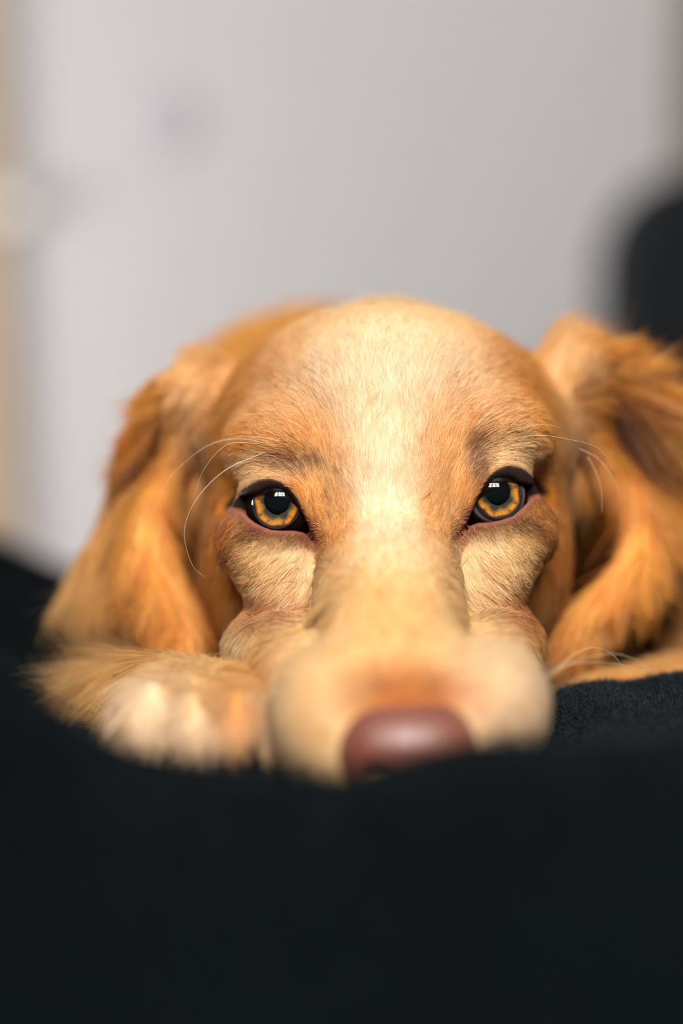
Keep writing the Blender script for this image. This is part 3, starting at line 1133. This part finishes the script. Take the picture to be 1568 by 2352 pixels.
def make_eye(E, g, seed, ring):
    r = np.random.default_rng(seed)
    ri = 0.70
    hi = math.sqrt(R_EYE ** 2 - ri ** 2)
    th0 = math.asin(ri / R_EYE)
    seg = 160
    rings = [(R_EYE * math.sin(t), R_EYE * math.cos(t)) for t in np.linspace(th0, math.pi - 0.01, 26)]
    n = len(rings)
    cs = np.zeros((n, seg, 3))
    for i in range(n):
        f = smooth(0, 3.0, np.array(float(i)))
        cs[i] = lin(24, 16, 14) * (1 - f) + lin(30, 17, 13) * f
        if i == 1:
            cs[i] = ring
    eye = polar(E, g, rings, seg, 'eye', M_SCLERA, dog, cs.reshape(-1, 3))
    # iris: shallow bowl with radial fibres
    nr = 26
    rr = np.linspace(0.30, ri, nr)
    rings = [(x, hi + 0.02 - 0.10 * (1 - (x / ri) ** 2)) for x in rr]
    ang = np.arange(seg) / seg * 2 * math.pi
    fib = sum(np.sin(ang * k + r.uniform(0, 6.28)) * r.uniform(0.4, 1) for k in (7, 11, 17, 23, 29)) / 5
    col = np.zeros((nr, seg, 3))
    inner, mid, outer, rim = lin(34, 34, 28), lin(140, 102, 28), lin(196, 118, 10), lin(10, 6, 4)
    fine = sum(np.sin(ang * k + r.uniform(0, 6.28)) * r.uniform(0.4, 1) for k in (31, 37, 43, 53, 61)) / 5
    edge = 0.05 * np.sin(ang * 5 + seed) + 0.04 * np.sin(ang * 8 + 3 * seed) + 0.05 * fine
    for i, x in enumerate(rr / ri):
        a = smooth(0.52, 0.76, x + edge)
        b_ = smooth(0.62, 0.84, x + 0.5 * edge)
        e = smooth(0.80, 0.92, x + 0.4 * edge)
        c = inner[None] * (1 - a)[:, None] + mid * a[:, None]
        c = c * (1 - b_)[:, None] + outer * b_[:, None]
        c = c * (1 + 0.30 * fib + 0.35 * fine)[:, None]
        spots = np.clip((np.sin(ang * 9 + seed + 4 * x) + np.sin(ang * 14 + 2 * seed - 3 * x) + r.normal(0, .4, seg)) * 0.6 - 0.15, 0, 1) * math.exp(-((x - 0.80) / 0.09) ** 2)
        c = np.clip(c, 0, 1) * (1 - 0.85 * spots[:, None])
        col[i] = c * (1 - e)[:, None] + rim * e[:, None]
    polar(E, g, rings, seg, 'iris', M_IRIS, eye, col.reshape(-1, 3))
    rings = [(x, hi - 0.040 + 0.005 * x) for x in np.linspace(0.002, 0.37, 8)]
    rings.append((0.39, hi - 0.10))
    polar(E + basis(g)[1] * 0.10, g, rings, 48, 'pupil', M_PUPIL, eye)
    # cornea: clear dome
    rc = 0.90
    base = ri + 0.012
    h0 = hi + 0.012
    off = h0 - math.sqrt(rc * rc - base * base)
    t1 = math.asin(base / rc)
    rings = [(rc * math.sin(t), off + rc * math.cos(t)) for t in np.linspace(0.004, t1, 22)]
    polar(E, g, rings, 72, 'cornea', M_CORNEA, eye)
    return eye


make_eye(E_L, GAZE_L, 3, lin(30, 20, 18))['label'] = 'amber eye beside the pale blaze, lower of the two'
make_eye(E_R, GAZE_R, 5, lin(112, 100, 112))['label'] = 'amber eye with a thin pale rim, higher of the two'

# ------------------------------------------------------------------ the coat
# flow of the hair: (px, py, depth, dx, dy (picture, y down), length cm, lift)
FLOW = [
    (928, 1590, 37.4, 0, -1, 0.20, .15), (850, 1600, 37.8, -.5, -.6, 0.25, .15), (1010, 1590, 37.8, .5, -.6, 0.25, .15), (920, 1500, 39, 0, -1, 0.35, .14), (860, 1400, 41, -.3, -1, 0.4, .14), (980, 1400, 41, .3, -1, 0.4, .14),
    (893, 1250, 43.4, 0, -1, 0.45, .14), (893, 1120, 44.5, 0, -1, 0.5, .14), (893, 1000, 45.2, 0, -1, 0.7, .16), (893, 880, 46.3, 0, -1, 0.9, .20), (893, 780, 48.2, 0, -1, 1.3, .30), (893, 715, 50.5, 0, -1, 1.5, .55),
    (780, 780, 48.8, -.35, -1, 1.3, .3), (1010, 775, 48.8, .35, -1, 1.3, .3), (780, 880, 46.6, -.45, -1, .9, .2), (1000, 875, 46.6, .45, -1, .9, .2),
    (690, 960, 46.6, -.9, -.7, .8, .2), (590, 900, 49, -1, -.15, 1.0, .2), (1090, 940, 46.6, .9, -.7, .8, .2), (1190, 880, 49, 1, -.1, 1.0, .2),
    (640, 1030, 45.6, -1, -.35, .6, .2), (560, 1075, 45.8, -1, .25, .6, .2), (640, 1078, 45, -1, .05, .4, .12), (560, 1115, 45.4, -.9, .6, .4, .12), (1145, 1015, 45.6, 1, -.35, .6, .2), (1230, 1050, 45.8, 1, .3, .6, .2), (1145, 1050, 45, 1, .02, .4, .12), (1235, 1090, 45.4, .9, .6, .4, .12),
    (715, 1060, 45.1, -.45, -1, .5, .2), (1050, 1045, 45.1, .45, -1, .5, .2), (760, 1040, 44.9, -.15, -1, .6, .16), (1010, 1030, 44.9, .15, -1, .6, .16), (740, 1150, 44.8, -.35, -1, .35, .12), (1030, 1130, 44.8, .35, -1, .35, .12), (770, 1210, 44.4, -.4, -.8, .35, .12), (1010, 1200, 44.4, .4, -.8, .35, .12),
    (640, 1240, 45.2, -.5, .8, .30, .12), (570, 1215, 45.4, -.9, .5, .30, .12), (640, 1300, 45.6, -.65, .8, .5, .15), (570, 1290, 45.8, -.8, .6, .5, .15), (690, 1300, 45.0, -.5, .9, .5, .15), (530, 1230, 46.2, -.8, .6, .5, .15),
    (1140, 1225, 45.2, .5, .8, .30, .12), (1220, 1195, 45.4, .9, .5, .30, .12), (1140, 1290, 45.6, .65, .8, .5, .15), (1210, 1270, 45.8, .8, .6, .5, .15), (1090, 1290, 45.0, .5, .9, .5, .15), (1250, 1215, 46.2, .8, .6, .5, .15),
    (640, 1400, 45.8, -.8, .7, .6, .2), (580, 1470, 46.2, -1, .45, .7, .2), (640, 1520, 46, -.9, .6, .7, .2), (1150, 1390, 45.8, .7, .8, .6, .2), (1190, 1470, 46.2, .7, .9, .7, .2), (1160, 1530, 46, .6, .9, .6, .2),
    (740, 1400, 42.5, -.6, .2, .5, .14), (1060, 1400, 42.5, .6, .2, .5, .14), (720, 1560, 40, -.8, .5, .45, .14), (1140, 1550, 40, .8, .5, .45, .14), (690, 1680, 39, -.4, 1, .45, .14), (1210, 1650, 39, .5, 1, .45, .14), (750, 1740, 38.5, 0, 1, .4, .14),
    (510, 1050, 49.5, -.3, .9, .5, .12, 1.2), (500, 1200, 50, 0, 1, .45, .1, 1.5), (510, 1350, 50, .1, 1, .5, .1, 1.2), (1285, 1030, 49.5, .3, .9, .5, .12, 1.2), (1285, 1190, 50, 0, 1, .45, .1, 1.5), (1260, 1330, 50, -.1, 1, .5, .1, 1.2),
    # ears
    (440, 880, 50.6, -.6, .6, .9, .15), (430, 990, 50.4, -.3, 1, .7, .06, .8), (370, 900, 51.5, -1, .45, 1.3, .2), (310, 1000, 51, -.7, .8, 1.5, .15), (270, 1100, 51.2, -.3, 1, 1.3, .12), (372, 1040, 52.6, -.35, 1, 0.8, .1), (370, 1190, 49.4, -.1, 1, 1.6, .08), (300, 1230, 50.2, -.15, 1, 2.4, .07),
    (230, 1270, 52.8, -.5, .9, 1.7, .12), (190, 1350, 53.2, -.4, 1, 1.5, .12), (395, 1290, 48.7, .15, 1, 1.6, .08), (440, 1400, 48.1, .25, 1, 1.3, .08), (455, 1490, 48, -.1, 1, .6, .1), (330, 1390, 49.3, .1, 1, 1.2, .12), (260, 1370, 52.2, -.1, 1, 1.2, .1),
    (1310, 860, 50.6, .3, -.6, 1.3, .35), (1325, 980, 50.4, .3, 1, .7, .06, .8), (1380, 840, 51.6, 1, -.3, 2.2, .45), (1450, 900, 51.3, 1, .1, 2.8, .45), (1510, 980, 51.2, .9, .5, 3.0, .4), (1410, 1010, 52.6, .6, .8, 0.8, .1), (1420, 1180, 49.5, .1, 1, 1.6, .08), (1500, 1150, 50.6, .3, 1, 2.2, .12),
    (1545, 1100, 51.4, .6, .9, 2.4, .2), (1410, 1280, 48.9, -.15, 1, 1.6, .08), (1500, 1270, 50.2, -.2, 1, 1.5, .1), (1350, 1370, 48.5, -.55, .8, 1.6, .08), (1280, 1450, 48.2, -.7, .9, .9, .1), (1440, 1390, 50.2, -.9, .7, .9, .08),
    # legs and body
    (345, 1640, 40.6, -.2, 1, 1.1, .25), (480, 1640, 41.5, 0, 1, 1.1, .25), (560, 1640, 41, .1, 1, .9, .25), (630, 1690, 40.2, .1, 1, .4, .2), (420, 1580, 43.5, -.2, 1, .9, .2), (330, 1590, 46, -.9, .5, 1.6, .15), (290, 1570, 49, -1, .15, 3.0, .12), (300, 1560, 51, -1, .12, 3.2, .1), (380, 1540, 53, -.8, .6, 1.2, .08),
    (560, 770, 62, -.7, -.3, 2.2, .2), (480, 850, 64, -.8, .5, 2.2, .2), (700, 740, 70, 0, -.6, 2.2, .2), (1560, 1400, 57, .2, 1, 1.4, .12), (1540, 1580, 52, -.8, .5, 1.0, .1), (880, 1500, 54, 0, 1, 1.2, .2),
]

FL_P = np.array([P(f[0], f[1], f[2] + (EAR_BACK if on_ear(*f[:3]) else 0)) for f in FLOW])
FL_D = np.array([[f[3], 0.0, -f[4]] for f in FLOW])
FL_D /= np.linalg.norm(FL_D, axis=1)[:, None]
FL_D[:, 1] = [f[7] if len(f) > 7 else 0.25 for f in FLOW]                                      # hair lies backwards as well
FL_L = np.array([f[5] for f in FLOW])
FL_A = np.array([f[6] for f in FLOW])


def flow(p):
    D = np.zeros((len(p), 3))
    L = np.zeros(len(p))
    A = np.zeros(len(p))
    for s in range(0, len(p), 60000):
        q = p[s:s + 60000]
        d2 = ((q[:, None, :] - FL_P[None]) ** 2).sum(-1)
        w = 1 / (d2 + 0.05) ** 2.2
        w /= w.sum(1)[:, None]
        D[s:s + 60000] = w @ FL_D
        L[s:s + 60000] = w @ FL_L
        A[s:s + 60000] = w @ FL_A
    return D, L, A


TP = BV[BT]
TN = np.cross(TP[:, 1] - TP[:, 0], TP[:, 2] - TP[:, 0])
TA = np.linalg.norm(TN, axis=1) * 0.5
TN = TN / np.maximum(2 * TA, 1e-9)[:, None]
TC = TP.mean(1)
VN = np.zeros_like(BV)
for k in range(3):
    np.add.at(VN, BT[:, k], TN * TA[:, None])
VN /= np.maximum(np.linalg.norm(VN, axis=1), 1e-9)[:, None]


def sample(n, weight):
    w = TA * weight
    idx = rng.choice(len(TA), n, p=w / w.sum())
    a = rng.random((n, 2))
    f = a.sum(1) > 1
    a[f] = 1 - a[f]
    b0 = 1 - a.sum(1)
    p = TP[idx, 0] * b0[:, None] + TP[idx, 1] * a[:, :1] + TP[idx, 2] * a[:, 1:]
    nn = VN[BT[idx, 0]] * b0[:, None] + VN[BT[idx, 1]] * a[:, :1] + VN[BT[idx, 2]] * a[:, 1:]
    nn /= np.maximum(np.linalg.norm(nn, axis=1), 1e-9)[:, None]
    return p, nn


def ear_mask(p):
    m = np.zeros(len(p))
    for q, _ in SHEETS:
        d = np.full(len(p), 99.0)
        for x in q[::2]:
            d = np.minimum(d, ((p - x) ** 2).sum(1))
        m = np.maximum(m, smooth(1.1, 0.65, np.sqrt(d)))
    return m


def grow(name, n, weight, k, r_root, r_tip, clump, csize, wild, lscale=1.0, bend=0.0, cvar=0.24):
    p, nn = sample(n, weight)
    ld, ab = lid_fields(p)
    keep = (ld > 0.05) & (nose_sdf(p) > 0.05)
    low = ab < 0
    keep &= ~(low & (ld < 0.27) & (rng.random(len(p)) < 0.9))
    p, nn, ld, ab = p[keep], nn[keep], ld[keep], ab[keep]
    n = len(p)
    D, L, A = flow(p)
    L = L * lscale * rng.uniform(0.6, 1.15, n)
    L *= 0.35 + 0.65 * smooth(0.05, 0.55, ld)
    A = A * rng.uniform(0.5, 1.6, n)
    # clumps
    cell = np.floor((p + rng.uniform(0, 9, 3)) / csize).astype(np.int64)
    key = cell[:, 0] * 73856093 ^ cell[:, 1] * 19349663 ^ cell[:, 2] * 83492791
    _, inv = np.unique(key, return_inverse=True)
    nc = inv.max() + 1
    cnt = np.bincount(inv, minlength=nc)
    mean = np.stack([np.bincount(inv, p[:, a], nc) / cnt for a in range(3)], -1)
    crd = rng.normal(0, 1, (nc, 3))
    D = D / np.linalg.norm(D, axis=1)[:, None]
    D = D + crd[inv] * wild + rng.normal(0, wild * 0.7, (n, 3))
    T = D - (D * nn).sum(1)[:, None] * nn
    T /= np.maximum(np.linalg.norm(T, axis=1), 1e-6)[:, None]
    crl = rng.uniform(0.8, 1.2, nc)
    L = L * crl[inv]
    t = np.linspace(0, 1, k)
    pts = np.zeros((n, k, 3))
    side = np.cross(nn, T)
    curl = rng.normal(0, 0.10, n)[:, None] + rng.normal(0, 0.10, nc)[inv][:, None]
    for j, s in enumerate(t):
        # leaves the skin at the lift angle, then lies down
        up = A * s * (1 - 0.55 * s)
        off = T * (s * np.cos(A))[:, None] + nn * up[:, None] + side * curl * (s * s)
        off[:, 2] -= bend * s * s
        q = p + off * L[:, None] + nn * 0.015
        tgt = mean[inv] + off * L[:, None] + nn * 0.015
        c = clump * s ** 1.5
        pts[:, j] = q * (1 - c) + tgt * c
    # strands that would hang into an eye opening are left out
    tip_in = np.zeros(n, bool)
    for j in (k // 2, k - 1):
        tip_in |= lid_fields(pts[:, j])[0] < -0.02
    ok = ~tip_in
    p, pts, nn, T, ld, inv, L = p[ok], pts[ok], nn[ok], T[ok], ld[ok], inv[ok], L[ok]
    n = len(p)
    # shading normal: the skin's, tipped a little by the strand and by its lock
    sn = nn + rng.normal(0, 0.10, (n, 3)) + 0.08 * rng.normal(0, 1, (nc, 3))[inv]
    sn /= np.linalg.norm(sn, axis=1)[:, None]
    col = coat_color(pts[:, k // 2])
    gam = np.exp(rng.normal(0, cvar, n) + rng.normal(0, cvar * 0.25, nc)[inv])
    col = np.clip(col, 0.003, 0.97) ** gam[:, None]          # darker hairs are also redder
    # a lighter, less saturated hair here and there
    light = rng.random(n) < 0.07
    col[light] = col[light] * 0.5 + CREAM * 0.5
    # dark lashes at the lid edges
    near = np.exp(-(np.maximum(ld, 0) / np.where(ab[ok] < 0, 0.34, 0.16)) ** 2)
    lash = np.where((ab[ok] < 0)[:, None], lin(150, 84, 50), BROWN)
    col = col * (1 - 0.6 * near[:, None]) + lash * 0.6 * near[:, None]
    col = np.clip(col, 0.004, 0.95)
    rr = r_root * rng.uniform(0.7, 1.3, n)
    return hair_object(name, W(pts), rr * .01, np.full(n, r_tip * .01), col, M_HAIR, dog, WD(sn))


front = smooth(0.55, -0.1, TN[:, 1]) + 0.12
depth = TC[:, 1]
em = ear_mask(TC)
visible = np.where(TC[:, 2] < -10.5, 0.05, 1.0)
face = smooth(54, 50, depth) * (1 - em) * front * visible * np.where(TC[:, 0] < -3.6, np.where(TC[:, 2] < -3, 0.25, 1.0), 1.0)
focus = 0.35 + 0.65 * np.exp(-((depth - 45.6) / 2.2) ** 2)
grow('face_fur', 340000, face * focus + 1e-9, 5, 0.0058, 0.002, 0.30, 0.22, 0.10)
grow('ear_fur', 60000, em * front + 1e-9, 7, 0.011, 0.003, 0.55, 0.40, 0.11, bend=0.12)
grow('ear_wisps', 2600, em * front * smooth(-2, 1.5, np.abs(TC[:, 0] - 1.4) - 6.3) + 1e-9, 8, 0.010, 0.003, 0.7, 0.8, 0.35, lscale=1.35, bend=0.05)
rest = (1 - em) * smooth(50, 54, depth) * (front + 0.25) + (1 - em) * smooth(54, 50, depth) * (TC[:, 0] < -2.8) * (TC[:, 2] < -3.4) * 1.5
grow('body_fur', 60000, rest + 1e-9, 6, 0.014, 0.004, 0.55, 0.6, 0.16, bend=0.1)


# ------------------------------------------------------------------ whiskers and brow hairs: (list of (px, py, depth), root radius in mm)
WH = [
    ([(640, 1028, 45.2), (560, 1008, 44.4), (480, 1022, 44.2), (400, 1085, 44.6), (354, 1152, 45.0)], .10),
    ([(610, 1038, 45.2), (520, 1078, 44.6), (452, 1145, 44.6), (423, 1220, 44.9), (440, 1295, 45.2), (470, 1326, 45.4)], .12),
    ([(600, 1020, 45.4), (525, 1020, 44.9), (470, 1075, 45.0), (442, 1150, 45.3)], .08),
    ([(640, 1012, 45.4), (570, 1002, 45.0), (510, 1008, 45.0)], .07),
    ([(1165, 1012, 45.4), (1230, 1000, 44.8), (1300, 1008, 45.0), (1375, 1030, 45.4), (1412, 1085, 45.8)], .09),
    ([(1180, 990, 45.6), (1240, 975, 45.2), (1290, 982, 45.4)], .07),
    ([(1330, 1030, 46.8), (1375, 1055, 46.6), (1410, 1105, 46.6), (1425, 1150, 46.8)], .08),
    ([(1350, 1050, 47.0), (1378, 1110, 46.8), (1382, 1170, 46.8), (1378, 1182, 46.9)], .07),
    ([(1222, 1600, 40.2), (1282, 1534, 42.0), (1322, 1501, 43.2), (1360, 1487, 44.0), (1395, 1496, 44.6), (1423, 1522, 45.0), (1446, 1564, 45.3)], .13),
    ([(1205, 1558, 40.6), (1306, 1527, 42.4), (1364, 1521, 43.4), (1423, 1526, 44.4), (1482, 1540, 45.2)], .11),
    ([(1215, 1575, 40.4), (1294, 1531, 41.8), (1350, 1510, 42.4), (1407, 1501, 43.0), (1453, 1513, 43.4), (1482, 1531, 43.6), (1503, 1557, 43.8)], .12),
    ([(1180, 1548, 40.6), (1247, 1527, 41.4), (1296, 1521, 42.0), (1340, 1524, 42.4)], .09),
    ([(1236, 1608, 40.0), (1277, 1578, 41.0), (1303, 1566, 41.6), (1330, 1562, 42)], .10),
    ([(640, 1598, 39.4), (590, 1572, 39.0), (540, 1560, 39.0), (470, 1557, 39.2)], .22),
    ([(650, 1625, 39.2), (600, 1606, 38.8), (560, 1606, 38.8)], .12),
]
for pts, r in WH:
    pth = W(spline([P(*q) for q in pts], 22))
    V, F = tube(pth, r * .0007, r * .0002, 6)
    obj_from('whisker', V, F, M_WHISKER, dog, smooth=True)
